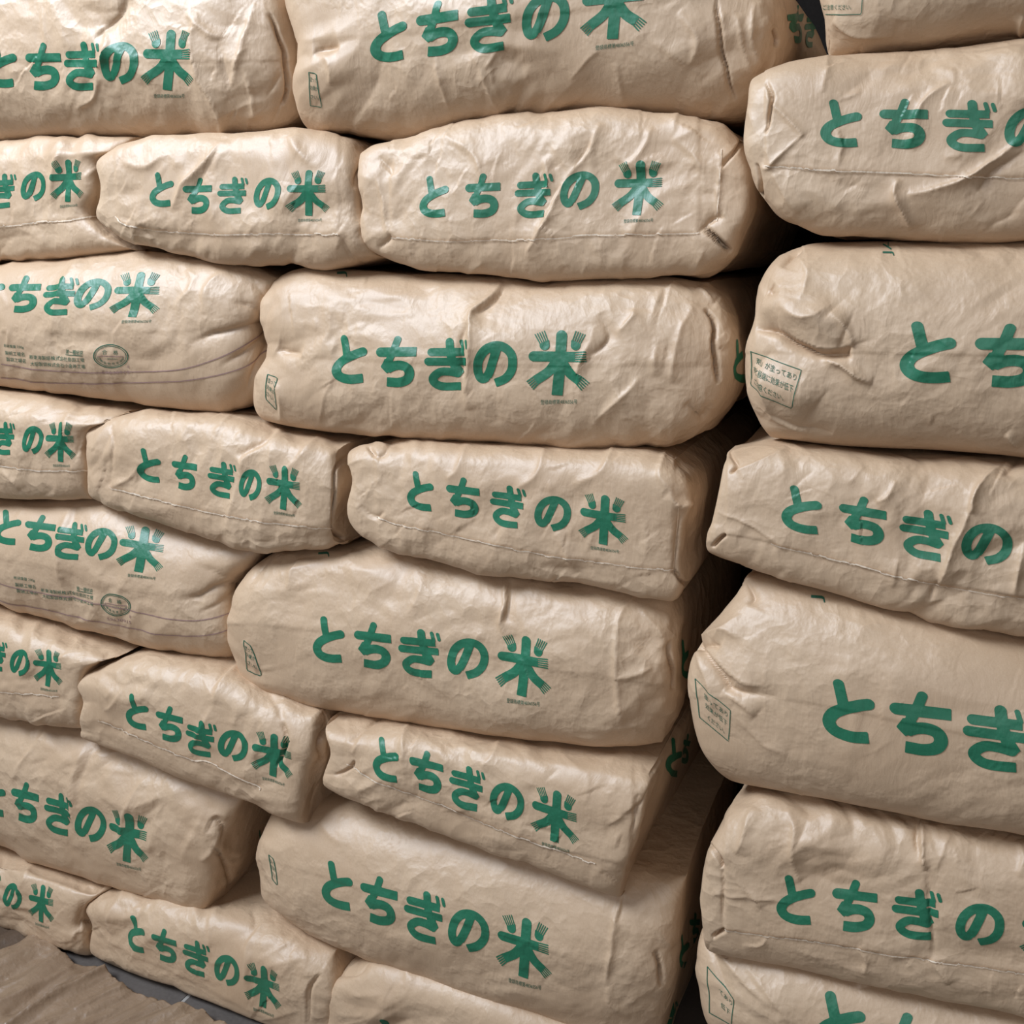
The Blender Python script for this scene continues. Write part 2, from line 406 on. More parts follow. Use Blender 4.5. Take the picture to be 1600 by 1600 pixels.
        tap = np.clip(np.sin(math.pi * np.clip(tt, 0, 1)), 0, 1) ** 0.6 if len(fo) != 4 else np.clip(np.minimum((1 - tt) * 3, 1), 0, 1)
        x = best / wd
        prof = np.where(sg > 0, 0.75 * np.exp(-x * 1.9) + 0.25 * np.exp(-x * 0.6), 0.55 * np.exp(-x * 0.9) + 0.45 * np.exp(-x * 0.35))
        if len(fo) == 5: prof = sg * np.exp(-x * 1.1)
        if len(fo) == 6: prof = np.exp(-x * x)
        if len(fo) == 3 and wd <= 4 and amp <= -4: prof = np.exp(-(best / 2.4) ** 2) * (2.1 if wd <= 3 else 1.3)
        D[sel] += amp * 0.0016 * prof * tap * mm[sel]
    def ycurve(pts, X):
        p = np.array(pts, float); return np.interp(X, p[:, 0], p[:, 1])
    if seam is not None:
        ys = ycurve(seam, XY[:, 0]) + 1.2 * noise3(np.c_[XY[:, 0] / 20, XY[:, 0] * 0, XY[:, 0] * 0 + seed])
        D += mm * 0.0009 / (1 + np.exp(np.clip((XY[:, 1] - ys) / 0.9, -40, 40)))
    if flap is not None:
        # flap = (bottom torn edge polyline, left x-polyline(y), right x-polyline(y))
        ys = ycurve(flap, XY[:, 0])
        xr = flap[-1][0]; xl = flap[0][0]
        sgm = lambda q: 1 / (1 + np.exp(np.clip(q / 0.9, -40, 40)))
        lean = 0.0
        D += mm * 0.0014 * sgm(XY[:, 1] - ys) * sgm(XY[:, 0] - xr) * sgm(xl - XY[:, 0])
    D = D * np.clip(1 - np.maximum(inward, 0) / 0.35 * 0.5, 0.3, 1)
    # keep contact lines tidy
    Vd = V + Nn * D[:, None]
    Vd[:, 2] = np.maximum(Vd[:, 2], FLOORZ - 0.002)
    Nd = vnormals(Vd, T)
    org = np.array([(Wb[:, 0].mean()), Vd[:, 2].min()])
    O = WD * org[0] + NI * (dist + L * .5) + np.array([0, 0, org[1]])
    root = bpy.data.objects.new('rice_sack', None); S.collection.objects.link(root); root.location = O
    root.empty_display_size = 0.05
    root['label'] = label; root['category'] = 'sack'
    s = Sack(); s.root = root; s.O = O; s.off = off; s.V = V; s.Vd = Vd; s.Nd = Nd
    s.Tall = T; s.L = L; s.dist = dist; s.queue = []; SACKS.append(s)
    s.T = T[(facing[T].any(1)) & (inward[T].min(1) < L * .9)]
    s.bvh = BVHTree.FromPolygons([tuple(x) for x in V.tolist()], s.T.tolist(), all_triangles=True)
    return s

def on_surface(s, px, off=0.0006):
    px = np.asarray(px, float); R_ = rays(px); out = np.full((len(px), 3), np.nan)
    o = Vector(CP)
    for i, r in enumerate(R_):
        h = s.bvh.ray_cast(o, Vector(r))
        if h[0] is None: continue
        t = s.T[h[2]]; A, B, C = s.V[t[0]], s.V[t[1]], s.V[t[2]]
        p = np.array(h[0]); v0, v1, v2 = B - A, C - A, p - A
        d00, d01, d11, d20, d21 = v0 @ v0, v0 @ v1, v1 @ v1, v2 @ v0, v2 @ v1
        den = d00 * d11 - d01 * d01
        if abs(den) < 1e-20: continue
        y = (d11 * d20 - d01 * d21) / den; z = (d00 * d21 - d01 * d20) / den
        wts = np.array([1 - y - z, y, z])
        nn = wts @ s.Nd[t]; nn /= np.linalg.norm(nn)
        out[i] = wts @ s.Vd[t] + nn * off
    return out
def decal(s, *a, **k): s.queue.append((a, k))
def decal_now(s, name, px, T, mat, off=0.0006, label=None):
    P = on_surface(s, px, off); ok = ~np.isnan(P[:, 0])
    T = np.asarray(T); T = T[ok[T].all(1)]
    if len(T) == 0: return None
    # drop stretched triangles that jump over a fold
    e = np.max([np.linalg.norm(P[T[:, i]] - P[T[:, (i+1) % 3]], axis=1) for i in range(3)], axis=0)
    lim = 0.02 if name in ('lettering',) else 0.2
    T = T[e < lim]
    if len(T) == 0: return None
    used = np.unique(T); re = -np.ones(len(P), int); re[used] = np.arange(len(used))
    # face outwards
    P2 = P[used]; T2 = re[T]
    n = np.cross(P2[T2[:, 1]] - P2[T2[:, 0]], P2[T2[:, 2]] - P2[T2[:, 0]])
    flip = ((P2[T2[:, 0]] - CP) * n).sum(1) > 0
    T2[flip] = T2[flip][:, ::-1]
    o = link_mesh(name, P2 - s.O, T2, mat, s.root, P2 - s.O + s.off)
    if label: o['label'] = label
    return o
ORDER = ['to', 'ti', 'gi', 'no', 'kome']
def letters(s, centers, sx, sy, slope, mark=True, which=None, rot=0.0):
    V = []; T = []; n = 0
    for g, c in zip(which or ORDER, centers):
        if c is None: continue
        v, t = GLYPH[g]
        kx = c[2] if len(c) > 2 else sx; ky = c[3] if len(c) > 3 else sy
        x = v[:, 0] * kx; y = v[:, 1] * ky
        V.append(np.stack([c[0] + x + rot * y, c[1] + y + slope * x], 1)); T.append(t + n); n += len(v)
        if g == 'kome': mk = (c[0], c[1], kx, ky)
    decal(s, 'lettering', np.vstack(V), np.vstack(T), INK)
    if mark and centers[-1] is not None and (which is None):
        cx, cy, kx, ky = mk
        v, t, r = text_mesh('登録商標第4836556号')
        W = 56 * kx; hh = 7.0 * ky
        x = v[:, 0] * W; y = v[:, 1] / r * hh
        decal(s, 'trademark_line', np.stack([cx + 4 * kx + x + rot * y, cy + 59 * ky + y + slope * (x + 4*kx)], 1), t, DARKINK)
def write(s, name, txt, cx, cy, W, hh, slope=0.0, shear=0.0, quarter=False, mat=None, off=0.0006):
    v, t, r = text_mesh(txt)
    x = v[:, 0] * W; y = v[:, 1] / r * hh
    if quarter: x, y = y * W / hh * (hh / W), -x   # reads upwards
    decal(s, name, np.stack([cx + x + shear * y, cy + y + slope * x], 1), t, mat or DARKINK, off)
def line(s, name, pts, w, mat, off=0.0007, jag=0.0, closed=False, step=2.5, seed=3):
    q = smooth_line(pts, 6) if (len(pts) > 2 and not closed) else np.array(list(pts) + ([pts[0]] if closed else []), float)
    L_ = np.concatenate([[0], np.cumsum(np.linalg.norm(np.diff(q, axis=0), axis=1))])
    t = np.linspace(0, L_[-1], max(3, int(L_[-1] / step)))
    P = np.stack([np.interp(t, L_, q[:, 0]), np.interp(t, L_, q[:, 1])], 1)
    d = np.gradient(P, axis=0); d /= np.linalg.norm(d, axis=1)[:, None]; nrm = np.stack([-d[:, 1], d[:, 0]], 1)
    r = random.Random(seed); j = np.zeros(len(P)); cur = 0
    for i in range(len(P)):
        if r.random() < 0.22: cur = r.uniform(-1, 1) * jag
        j[i] = cur
    P = P + nrm * j[:, None]
    wv = w * (1 + (0.4 * np.array([r.uniform(-1, 1) for _ in P]) if jag else 0))
    A = P + nrm * (np.ones(len(P)) * wv / 2)[:, None]; B = P - nrm * (np.ones(len(P)) * wv / 2)[:, None]
    n = len(P); V = np.vstack([A, B]); T = []
    for i in range(n - 1): T += [(i, i+1, n+i+1), (i, n+i+1, n+i)]
    return decal(s, name, V, T, mat, off)
def torn(s, pts, seed=3): return line(s, 'torn_edge', pts, 1.9, KRAFT_EDGE, 0.0015, 1.4, seed=seed, step=2.0)

# ------------------------------------------------------------------ the left and middle stack, row by row from the top
OB = [0.0, 0.015, 0.0, 0.025, 0.0, 0.035, 0.0, 0.03]
A_ = dict(kind='A', R=0.075, pa=3.6, pb=2.2, L=0.62)
B_ = dict(kind='B', R=0.052, pa=9.0, pb=3.6, L=0.60)
def P(base, row, **kw):
    d = dict(base); d['out'] = OB[row]; d['out_top'] = OB[row - 1] if row else OB[row]; d.update(kw); return d

def label_box(s, quad, rows):
    q = np.array(quad, float)
    line(s, 'warning_label_frame', quad, 1.2, DARKINK, closed=True, step=4)
    for txt, v, u0, u1, h in rows:
        tl, tr, br, bl = q
        p0 = (tl * (1-u0) + tr * u0) * (1-v) + (bl * (1-u0) + br * u0) * v
        p1 = (tl * (1-u1) + tr * u1) * (1-v) + (bl * (1-u1) + br * u1) * v
        write(s, 'warning_label_text', txt, (p0[0]+p1[0])/2, (p0[1]+p1[1])/2, p1[0]-p0[0], h, (p1[1]-p0[1])/(p1[0]-p0[0]))

# row 1
s = make_sack('paper rice sack in the top left corner, crumpled right end with a dark slit',
    [(-210,-95),(0,-90),(300,-80),(440,-50),(468,10)], [(478,60),(480,130)], [(-210,262),(0,222),(200,216),(330,213),(430,205),(476,180)], [(-215,80)],
    **P(A_, 0, seed=1, ncrease=34, seam=[(-200,110),(0,95),(300,97),(460,95)], folds=[
    ([(203,-5),(180,30),(150,60)], -5, 7), ([(160,40),(170,75),(150,110)], 4, 6), ([(310,20),(300,60),(310,120),(345,180),(340,212)], 4, 8),
    ([(420,22),(440,70),(450,130),(442,165)], -4, 3), ([(398,5),(385,50),(370,95),(355,150)], 4, 8), ([(290,20),(320,50),(350,60)], 3, 7),
    ([(380,100),(392,150),(395,185)], 3, 6), ([(340,60),(350,110),(360,150)], -3, 9), ([(60,0),(70,60),(60,110)], 2.5, 9), ([(120,170),(150,150),(150,110)], 3, 7)]))
letters(s, [(3,101),(67,104),(129,103),(190,99),(263,94)], .85, .93, 0.0)
s = make_sack('largest sack of the top row, hanging over the dark gap',
    [(468,-30),(520,-120),(800,-150),(1100,-150),(1215,-60)], [(1240,10),(1238,70)], [(490,204),(600,222),(750,200),(900,183),(1060,183),(1150,186),(1212,150)], [(468,20),(492,85),(484,150)],
    **P(A_, 0, seed=2, R=0.085, ncrease=26, seam=[(480,65),(640,52),(800,30),(1000,5),(1200,-15)], folds=[
    ([(1120,-5),(1125,60),(1135,110),(1150,160)], -5, 4), ([(492,82),(510,80),(530,74)], -7, 6), ([(500,80),(520,100),(520,130)], 3, 7),
    ([(740,85),(765,140),(778,178)], 2.5, 5), ([(680,90),(690,130),(703,170)], 2, 5), ([(1210,45),(1218,60),(1216,75)], -4, 3),
    ([(1060,20),(1090,60),(1080,100)], 3, 9), ([(1010,60),(1060,90),(1100,120)], 2, 9), ([(1150,20),(1160,70),(1175,120)], 3, 8), ([(1180,0),(1175,60),(1190,110)], 3, 7)]))
letters(s, [(606,56),(685,45),(767,37),(854,27),(957,8)], 1.07, 1.07, -0.12)
letters(s, [(1246,38,.28,.75),(1266,45,.2,.7)], 1, 1, 0.1, which=['ti','gi'])
label_box(s, [(489,112),(500,114),(506,165),(490,162)], [('塗って', .2, .1, .95, 7), ('効果が', .45, .1, .95, 7), ('さい。', .72, .1, .9, 7)])

# row 2
s = make_sack('second sack from top at the left edge, ear-like fold at its top right corner',
    [(-200,225),(-100,222),(0,222),(120,216),(224,216)], [(214,238),(184,252),(182,300),(168,338)], [(-200,440),(-100,425),(0,415),(120,405),(228,392)], [(-210,330)],
    **P(B_, 1, seed=3, out=0.0, ncrease=30, flap=[(-200,355),(0,353),(60,347),(150,338)], folds=[
    ([(178,252),(185,240),(220,222)], -4, 5), ([(180,248),(178,290),(168,320)], -3, 5), ([(110,225),(90,250),(80,290),(75,330)], 3.5, 7), ([(165,240),(150,262),(120,280)], 3, 7)]))
letters(s, [None,(-42,303),(2,298),(49,291),(103,283)], .55, .66, -0.08)
torn(s, [(-100,355),(0,353),(60,347),(120,342),(160,337)], 5)
s = make_sack('narrow second-row rice sack squeezed between the left edge sack and a wider one',
    [(186,252),(240,224),(340,212),(480,205),(560,216),(590,245)], [(584,290),(588,350)], [(170,346),(235,385),(330,408),(430,422),(530,420),(604,402)], [(190,290),(178,330)],
    **P(B_, 1, seed=4, ncrease=34, flap=[(182,338),(200,350),(250,360),(340,366),(440,365),(530,366)], folds=[
    ([(350,218),(320,255),(285,290),(272,330)], 5, 8), ([(345,225),(325,262),(300,300)], -3.5, 9), ([(584,240),(560,270),(552,295)], -4, 5), ([(588,262),(584,330),(560,350)], -4, 5),
    ([(590,340),(560,355),(570,330)], 3, 5), ([(450,215),(470,240),(500,262)], 3, 8), ([(180,338),(215,352),(245,385)], -3, 4), ([(192,255),(230,262),(262,240)], 3, 6),
    ([(535,365),(545,392),(570,415)], -2.5, 4)]))
letters(s, [(254,296),(311,306),(364,305),(420,303),(480,302)], .66, .71, -0.02)
torn(s, [(182,338),(200,350),(250,360),(340,366),(440,365),(530,366)], 6)
s = make_sack('wide second-row rice sack with bright crumpled face beside the upper dark gap',
    [(588,240),(640,215),(720,194),(850,181),(960,178),(1060,182),(1130,195),(1165,218)], [(1182,270),(1183,320),(1165,360)], [(592,390),(640,412),(700,428),(800,433),(930,436),(1060,432),(1110,425),(1150,395)], [(588,300),(586,350)],
    **P(B_, 1, seed=5, ncrease=46, pa=10, flap=[(610,371),(700,376),(820,374),(930,367),(1092,364)], folds=[
    ([(940,195),(920,235),(885,280),(862,330),(835,375),(822,402)], 5, 8), ([(930,210),(905,250),(872,300),(855,335)], -3.5, 10), ([(590,245),(605,262),(612,275)], -3, 5),
    ([(690,215),(740,240),(755,290)], 3, 8), ([(850,245),(856,290),(830,330)], 3, 7), ([(1020,200),(1000,240),(970,262)], 3, 8), ([(1125,262),(1150,235),(1165,218)], -4, 3.5),
    ([(1126,236),(1122,300),(1120,348)], 2.5, 3), ([(1092,364),(1115,345),(1130,340)], -5, 5), ([(1100,355),(1125,378),(1138,388)], -5, 3), ([(592,388),(608,375),(610,362)], -3.5, 4),
    ([(590,262),(596,320),(606,372)], 2, 4), ([(1050,215),(1090,250),(1100,300)], 2.5, 9), ([(960,245),(1000,262),(1060,250)], 2, 8)]))
letters(s, [(679,307),(756,306),(835,305),(906,298),(994,294)], .84, .86, -0.04)
torn(s, [(610,371),(650,373),(700,376),(760,375),(820,374),(870,371),(930,367),(1000,366),(1092,364)], 7)
line(s, 'flap_edge', [(1127,232),(1124,290),(1120,346)], 1.1, KRAFT_EDGE, 0.0010, 0.3)

# row 3
STR = [((0,570),(120,580),(260,580),(340,560),(420,520)), ((0,592),(120,598),(280,596),(380,575),(424,545))]
s = make_sack('third sack from top at the left edge, oval stamp and gathered right end',
    [(-200,440),(0,415),(120,400),(230,393),(310,400),(372,412),(424,436)], [(430,480),(424,520),(424,560),(425,600)], [(-200,575),(0,604),(120,616),(260,634),(372,642),(428,606)], [(-210,520)],
    **P(A_, 2, seed=6, R=0.07, pa=4.2, ncrease=18, crumple=.85, seam=[(-200,500),(0,511),(100,520),(250,520),(360,515)], folds=[
    ([(424,505),(380,512),(335,520),(290,538)], -6, 8, 1), ([(424,520),(390,545),(340,575)], -4, 7, 1), ([(424,530),(400,570),(380,620)], -4, 7, 1), ([(424,535),(412,580),(395,625)], 4, 7, 1),
    ([(424,500),(395,480),(360,470)], -3.5, 9, 1), ([(424,495),(410,455),(385,430)], -3, 8, 1), ([(130,405),(110,430),(95,470),(82,520)], 4, 9), ([(355,425),(325,450),(318,490)], 3.5, 11),
    ([(290,420),(300,440),(270,480)], 3, 10), ([(82,520),(88,545),(100,560)], -3, 6), ([(0,515),(15,520),(10,540)], 3, 5)]))
letters(s, [(-12,458),(40,461),(97,464),(148,461),(212,461)], .77, .70, -0.02, rot=-0.12)
def factory(s, ox, oy, sl, sl2, k=1.0):
    f = lambda x, y: (ox + x * k, oy + y * k + sl * x)
    def wr(txt, x0, x1, y, h):
        cx = (x0 + x1) / 2; p = f(cx, y); write(s, 'factory_text', txt, p[0], p[1], (x1 - x0) * k, h * k, sl)
    wr('紙袋重量 230g', 5, 39, 0, 6)
    wr('第一種紙袋', 105, 133, 3, 7); p0, p1 = f(105, 7.5), f(133, 7.5)
    line(s, 'factory_text', [p0, p1], .9, DARKINK)
    wr('製紙工場名', 7, 40, 11, 6.5); wr('新東海製紙株式会社島田工場', 48, 135, 14, 6.5)
    wr('製袋工場名', 9, 42, 21, 6.5); wr('大昭製袋株式会社小金井工場', 50, 136, 24, 6.5)
def oval(s, cx, cy, sl, k=1.0):
    def ring(a, b, w, mat=DARKINK):
        pts = [(cx + a*k*math.cos(t), cy + b*k*math.sin(t) + sl*a*k*math.cos(t)) for t in np.linspace(0, 2*math.pi, 48, endpoint=False)]
        line(s, 'oval_stamp', pts, w, mat, closed=True, step=1.5)
    ring(24, 18, 1.3); ring(21.3, 15.6, .8)
    g = lambda x, y: (cx + x*k, cy + y*k + sl*x*k)
    write(s, 'oval_stamp', '合', *g(-8.5, -6.5), 6.5*k, 7.5*k, sl); write(s, 'oval_stamp', '格', *g(7, -6), 6.5*k, 7.5*k, sl)
    line(s, 'oval_stamp', [g(-18.5, -.5), g(18, 0)], 1.0, STRIPE)
    write(s, 'oval_stamp', '一般財団法人', *g(1, 4), 18*k, 3*k, sl)
    for i, ch in enumerate('日本穀物検定協会'):
        t = math.radians(162 - i * 144 / 7); x = 17.2*math.cos(t); y = 11.5*math.sin(t)
        write(s, 'oval_stamp', ch, *g(x, y + 0.3), 3.9*k, 4.3*k, sl - 0.55*math.cos(t) * 1.0)
    write(s, 'oval_stamp', '号', *g(24, 17), 4*k, 5*k, sl, mat=STRIPE)
    write(s, 'oval_stamp', '59630915', *g(6, 25.5), 40*k, 5*k, sl, mat=STRIPE)
factory(s, 0, 540, .055, 0)
oval(s, 175, 556, .05)
for p in STR: line(s, 'printed_stripe', p, 1.6, STRIPE)
s = make_sack("wide third-row rice sack in the picture's middle, sharp fold above its lettering",
    [(428,436),(470,420),(560,424),(690,430),(900,433),(1040,431),(1105,438)], [(1140,470),(1157,540),(1145,610)], [(438,660),(500,672),(620,684),(780,690),(920,693),(1040,690),(1105,668)], [(424,480),(432,545),(418,590),(416,640)],
    **P(A_, 2, seed=7, R=0.075, ncrease=30, seam=[(430,555),(560,562),(720,570),(900,572),(1070,570)], folds=[
    ([(782,437),(760,470),(738,490),(738,530),(728,600),(730,640)], 6, 8), ([(790,437),(765,475),(742,493)], -6, 7), ([(735,500),(722,545),(726,600)], -4, 7),
    ([(428,545),(442,550),(470,556)], -7, 6), ([(1102,480),(1115,510),(1118,570),(1122,600)], -5, 3), ([(1055,435),(1035,480),(1025,540),(1020,590)], 4, 9),
    ([(1040,450),(1030,500),(1022,560)], -4, 8), ([(990,480),(985,500),(960,520)], 3.5, 8), ([(935,490),(950,530),(915,560)], -4, 9), ([(930,510),(900,580),(912,568)], 3, 7),
    ([(1085,470),(1060,520),(1050,570),(1048,600)], 3, 9), ([(1070,630),(1095,650),(1110,630)], -4, 5), ([(1000,590),(970,620),(925,660)], 3, 9), ([(1090,445),(1118,470)], 3, 5),
    ([(430,600),(440,620),(440,660)], 3, 6)]))
letters(s, [(545,561),(620,565),(700,569),(776,569),(871,567)], 1, 1, 0.0)
letters(s, [(1150,563,.26,.85),(1168,560,.15,.8)], 1, 1, 0.1, which=['to','ti'])
write(s, 'association_mark', 'J', 535, 430, 8, 16, -0.05, quarter=True)
label_box(s, [(419,585),(434,590),(434,640),(418,622)], [('塗って', .2, .1, .95, 7), ('効果が', .45, .1, .95, 7), ('さい。', .72, .1, .9, 7)])

# row 4
s = make_sack('fourth sack from top at the left edge, only the last characters showing',
    [(-200,560),(-120,590),(0,606),(120,622),(222,638)], [(205,655),(168,670),(164,730)], [(-200,770),(-100,772),(0,775),(90,779),(162,781)], [(-210,660)],
    **P(B_, 3, seed=8, ncrease=26, flap=[(-200,705),(0,725),(60,735),(130,735),(160,733)], folds=[
    ([(120,630),(105,660),(90,700)], 4, 7), ([(170,655),(160,680),(158,740)], -4, 4), ([(0,735),(20,750),(30,765)], 3, 5), ([(210,642),(175,655),(165,680)], -3, 5)]))
letters(s, [None,(-34,679),(11,684),(55,687),(94,691)], .46, .62, 0.04)
torn(s, [(-60,718),(0,725),(60,735),(130,735),(160,733)], 8)
s = make_sack('small fourth-row rice sack left of centre, pinched above its fourth character',
    [(170,654),(215,642),(300,640),(395,648),(440,664),(500,676),(560,688)], [(556,740),(550,800)], [(160,777),(200,790),(240,804),(300,825),(360,841),(410,852),(490,858),(548,850)], [(168,700),(162,750)],
    **P(B_, 3, seed=9, ncrease=30, pa=10, flap=[(172,762),(250,782),(330,800),(400,812),(520,830)], folds=[
    ([(442,668),(410,700),(385,715),(378,745)], 6, 8), ([(430,670),(400,695),(372,712)], -5, 7), ([(378,740),(365,790),(355,830)], 3, 8), ([(500,680),(470,710),(440,740)], 3, 8),
    ([(555,705),(530,730),(524,760),(520,820)], -4, 4), ([(520,826),(540,840),(545,845)], -4, 3), ([(172,655),(178,700),(168,760)], -3, 4), ([(170,762),(200,750),(215,730)], 2.5, 5)]))
letters(s, [(233,727,.66),(288,738),(347,749),(393,757,.5),(442,762,.56)], .62, .69, 0.17)
torn(s, [(172,762),(250,782),(330,800),(400,812),(520,830)], 9)
line(s, 'flap_edge', [(527,730),(523,780),(520,828)], 1.0, KRAFT_EDGE, 0.0010, 0.3)
s = make_sack('boxy fourth-row rice sack right of centre, torn paper edge below its lettering',
    [(574,694),(618,683),(760,686),(900,692),(1010,698),(1062,712)], [(1090,760),(1080,860),(1078,900)], [(570,800),(588,832),(660,862),(800,893),(930,914),(1040,932),(1064,930)], [(570,740),(564,780)],
    **P(B_, 3, seed=10, ncrease=36, pa=10, flap=[(585,808),(700,835),(800,855),(900,875),(1052,892)], folds=[
    ([(612,686),(598,710),(586,716)], -4, 5), ([(576,696),(580,705),(586,716)], -5, 4), ([(560,790),(585,808),(600,800)], -3, 4), ([(1088,782),(1065,792),(1045,770)], 5, 6), ([(1062,790),(1058,850),(1052,890)], -3, 3),
    ([(1050,890),(1070,912),(1078,920)], -4, 3), ([(960,690),(945,730),(900,760)], 4, 10), ([(850,700),(840,740),(800,770)], 3, 9), ([(730,695),(720,730),(700,750)], 2.5, 8), ([(1040,700),(1030,740),(1060,780)], 3.5, 8),
    ([(870,830),(880,860),(900,900)], 3, 7)]))
letters(s, [(657,767),(725,777),(794,790),(864,802),(941,812)], .80, .79, 0.14)
torn(s, [(585,808),(640,822),(700,835),(800,855),(850,868),(900,875),(980,885),(1052,892)], 10)
line(s, 'flap_edge', [(1060,792),(1056,840),(1052,890)], 1.0, KRAFT_EDGE, 0.0010, 0.3)

# row 5
s = make_sack('fifth sack from top at the left edge, oval stamp and violet stripes',
    [(-200,740),(-100,765),(0,778),(160,782),(240,808),(320,836),(404,858)], [(384,895),(380,940),(384,990)], [(-200,850),(0,934),(120,972),(200,998),(300,1020),(368,1026)], [(-210,800)],
    **P(A_, 4, seed=11, R=0.07, pa=4.2, ncrease=14, crumple=.8, seam=[(-200,860),(0,872),(100,890),(200,925),(290,933)], folds=[
    ([(384,912),(350,915),(310,930),(280,934)], -6, 7, 1), ([(384,915),(340,945),(300,960)], -3, 7, 1), ([(112,790),(98,830),(92,880),(95,920)], 4, 7), ([(120,790),(108,830)], -3, 7),
    ([(95,900),(110,940),(125,970)], -3, 6), ([(384,925),(370,970),(350,1000)], -3, 8, 1), ([(384,905),(340,895),(300,880)], -2.5, 9, 1)]))
letters(s, [(13,823),(64,833),(113,844,.66),(160,850,.70),(220,859)], .75, .70, 0.14, rot=-0.10)
factory(s, 20, 900, .16, 0, .93)
oval(s, 180, 945, .14, .95)
line(s, 'printed_stripe', [(0,910),(60,925),(160,945),(260,965),(320,968),(382,950)], 1.5, STRIPE)
line(s, 'printed_stripe', [(0,938),(80,955),(180,978),(280,992),(340,988),(382,972)], 1.5, STRIPE)
s = make_sack('wide fifth-row rice sack in the middle column, smooth upper face',
    [(382,892),(430,862),(520,858),(620,862),(800,896),(930,916),(1040,936)], [(1066,980),(1066,1060),(1054,1120)], [(386,1040),(420,1072),(500,1096),(640,1120),(800,1142),(930,1154),(1036,1160)], [(378,950),(376,1010)],
    **P(A_, 4, seed=12, R=0.075, ncrease=22, crumple=.8, seam=[(380,975),(480,985),(700,1015),(850,1045),(1030,1070)], folds=[
    ([(792,900),(788,940),(782,975),(790,1000)], 5, 5), ([(800,905),(795,945),(788,972)], -4, 6), ([(990,930),(965,980),(962,1040),(965,1100),(970,1130)], 4, 7), ([(1045,1000),(1050,1050),(1052,1080)], -4, 3),
    ([(430,864),(400,895),(395,910)], -3, 6), ([(470,870),(455,895),(450,920)], 2.5, 6), ([(380,1000),(392,1030),(400,1055)], 3, 6), ([(960,1060),(985,1055),(1020,1040)], 2.5, 6),
    ([(660,900),(655,930),(640,960)], 2, 8), ([(1000,950),(1030,990),(1040,1010)], 3, 7)]))
letters(s, [(512,1000),(582,1009),(655,1020),(729,1030),(815,1040)], .92, .93, 0.12)
letters(s, [(1073,1030,.22,.8)], 1, 1, 0.1, which=['to'])
write(s, 'association_mark', 'J', 507, 868, 8, 18, 0.0, quarter=True)
label_box(s, [(382,1000),(392,1008),(408,1057),(384,1048)], [('塗って', .2, .1, .95, 7), ('効果が', .45, .1, .95, 7), ('さい。', .72, .1, .9, 7)])

# row 6
s = make_sack('sixth sack from top at the left edge, two and a half characters showing',
    [(-200,850),(-100,905),(0,936),(110,972),(222,1008)], [(190,1022),(162,1040),(156,1090)], [(-200,1060),(-100,1090),(0,1110),(70,1122),(148,1131)], [(-210,950)],
    **P(B_, 5, seed=13, ncrease=24, flap=[(-200,1050),(0,1080),(90,1088),(130,1100)], folds=[
    ([(60,965),(50,1000),(40,1060)], 4, 8), ([(128,985),(105,1020),(90,1030)], 3, 7), ([(160,1030),(152,1080),(145,1110)], -3, 4), ([(210,1010),(170,1020),(155,1035)], -3, 5), ([(145,1095),(132,1110),(140,1120)], -4, 4)]))
letters(s, [None,None,(-6,1024),(32,1035),(73,1044)], .47, .58, 0.14)
torn(s, [(-60,1076),(0,1080),(50,1084),(90,1090)], 11)
s = make_sack('sixth-row rice sack left of centre, pointed lower right corner over the sack below',
    [(164,1034),(230,1012),(300,1014),(380,1030),(450,1062),(524,1096)], [(512,1150),(498,1215)], [(148,1143),(200,1160),(300,1200),(400,1242),(490,1279)], [(160,1080),(152,1120)],
    **P(B_, 5, seed=14, ncrease=26, pa=10, flap=[(155,1125),(230,1155),(310,1190),(400,1232)], folds=[
    ([(378,1032),(350,1060),(335,1100)], 5, 8), ([(370,1032),(345,1055),(330,1080)], -3.5, 8), ([(335,1100),(310,1150),(300,1180)], 3, 8), ([(520,1120),(500,1150),(497,1185)], -5, 4), ([(508,1110),(505,1150),(490,1240)], 4, 7),
    ([(440,1130),(448,1160),(430,1200)], -5, 4), ([(485,1262),(490,1240),(495,1220)], -3, 3), ([(200,1060),(180,1100),(165,1110)], 2, 6), ([(400,1050),(440,1080),(480,1090)], 3, 9)]))
letters(s, [(217,1110),(268,1129),(317,1151),(366,1164),(424,1180)], .66, .69, 0.26)
torn(s, [(155,1125),(230,1155),(300,1185),(330,1190),(400,1228),(405,1235)], 12)
s = make_sack('tilted sixth-row rice sack right of centre, its long right flank showing',
    [(540,1104),(600,1110),(700,1122),(800,1136),(900,1150),(985,1166),(1030,1180)], [(1026,1220),(1005,1300)], [(520,1214),(560,1234),(640,1262),(760,1308),(880,1352),(978,1392)], [(536,1150),(528,1190)],
    **P(B_, 5, seed=15, ncrease=30, pa=10, flap=[(540,1195),(640,1240),(740,1280),(850,1325),(990,1352)], twist=.02, folds=[
    ([(606,1112),(588,1124),(578,1130),(545,1160)], -4, 5), ([(575,1130),(560,1160),(545,1180)], 3, 6), ([(1020,1230),(1000,1260),(970,1275)], -3, 4), ([(996,1240),(990,1290),(980,1380)], -3, 4), ([(940,1295),(980,1270),(1000,1250)], 3, 7),
    ([(522,1215),(545,1200),(550,1190)], -4, 4), ([(640,1125),(630,1160),(632,1210)], 3, 7), ([(780,1140),(770,1180),(750,1200)], 3, 9), ([(940,1360),(970,1385)], -2, 3)]))
letters(s, [(605,1186),(667,1206),(729,1230),(792,1252),(865,1275)], .78, .82, 0.30)
letters(s, [(1052,1184,.45,.75),(1072,1170,.2,.6)], 1, 1, 0.35, which=['to','ti'], rot=-.1)
torn(s, [(540,1195),(600,1222),(640,1240),(700,1262),(740,1280),(850,1322),(930,1350)], 13)

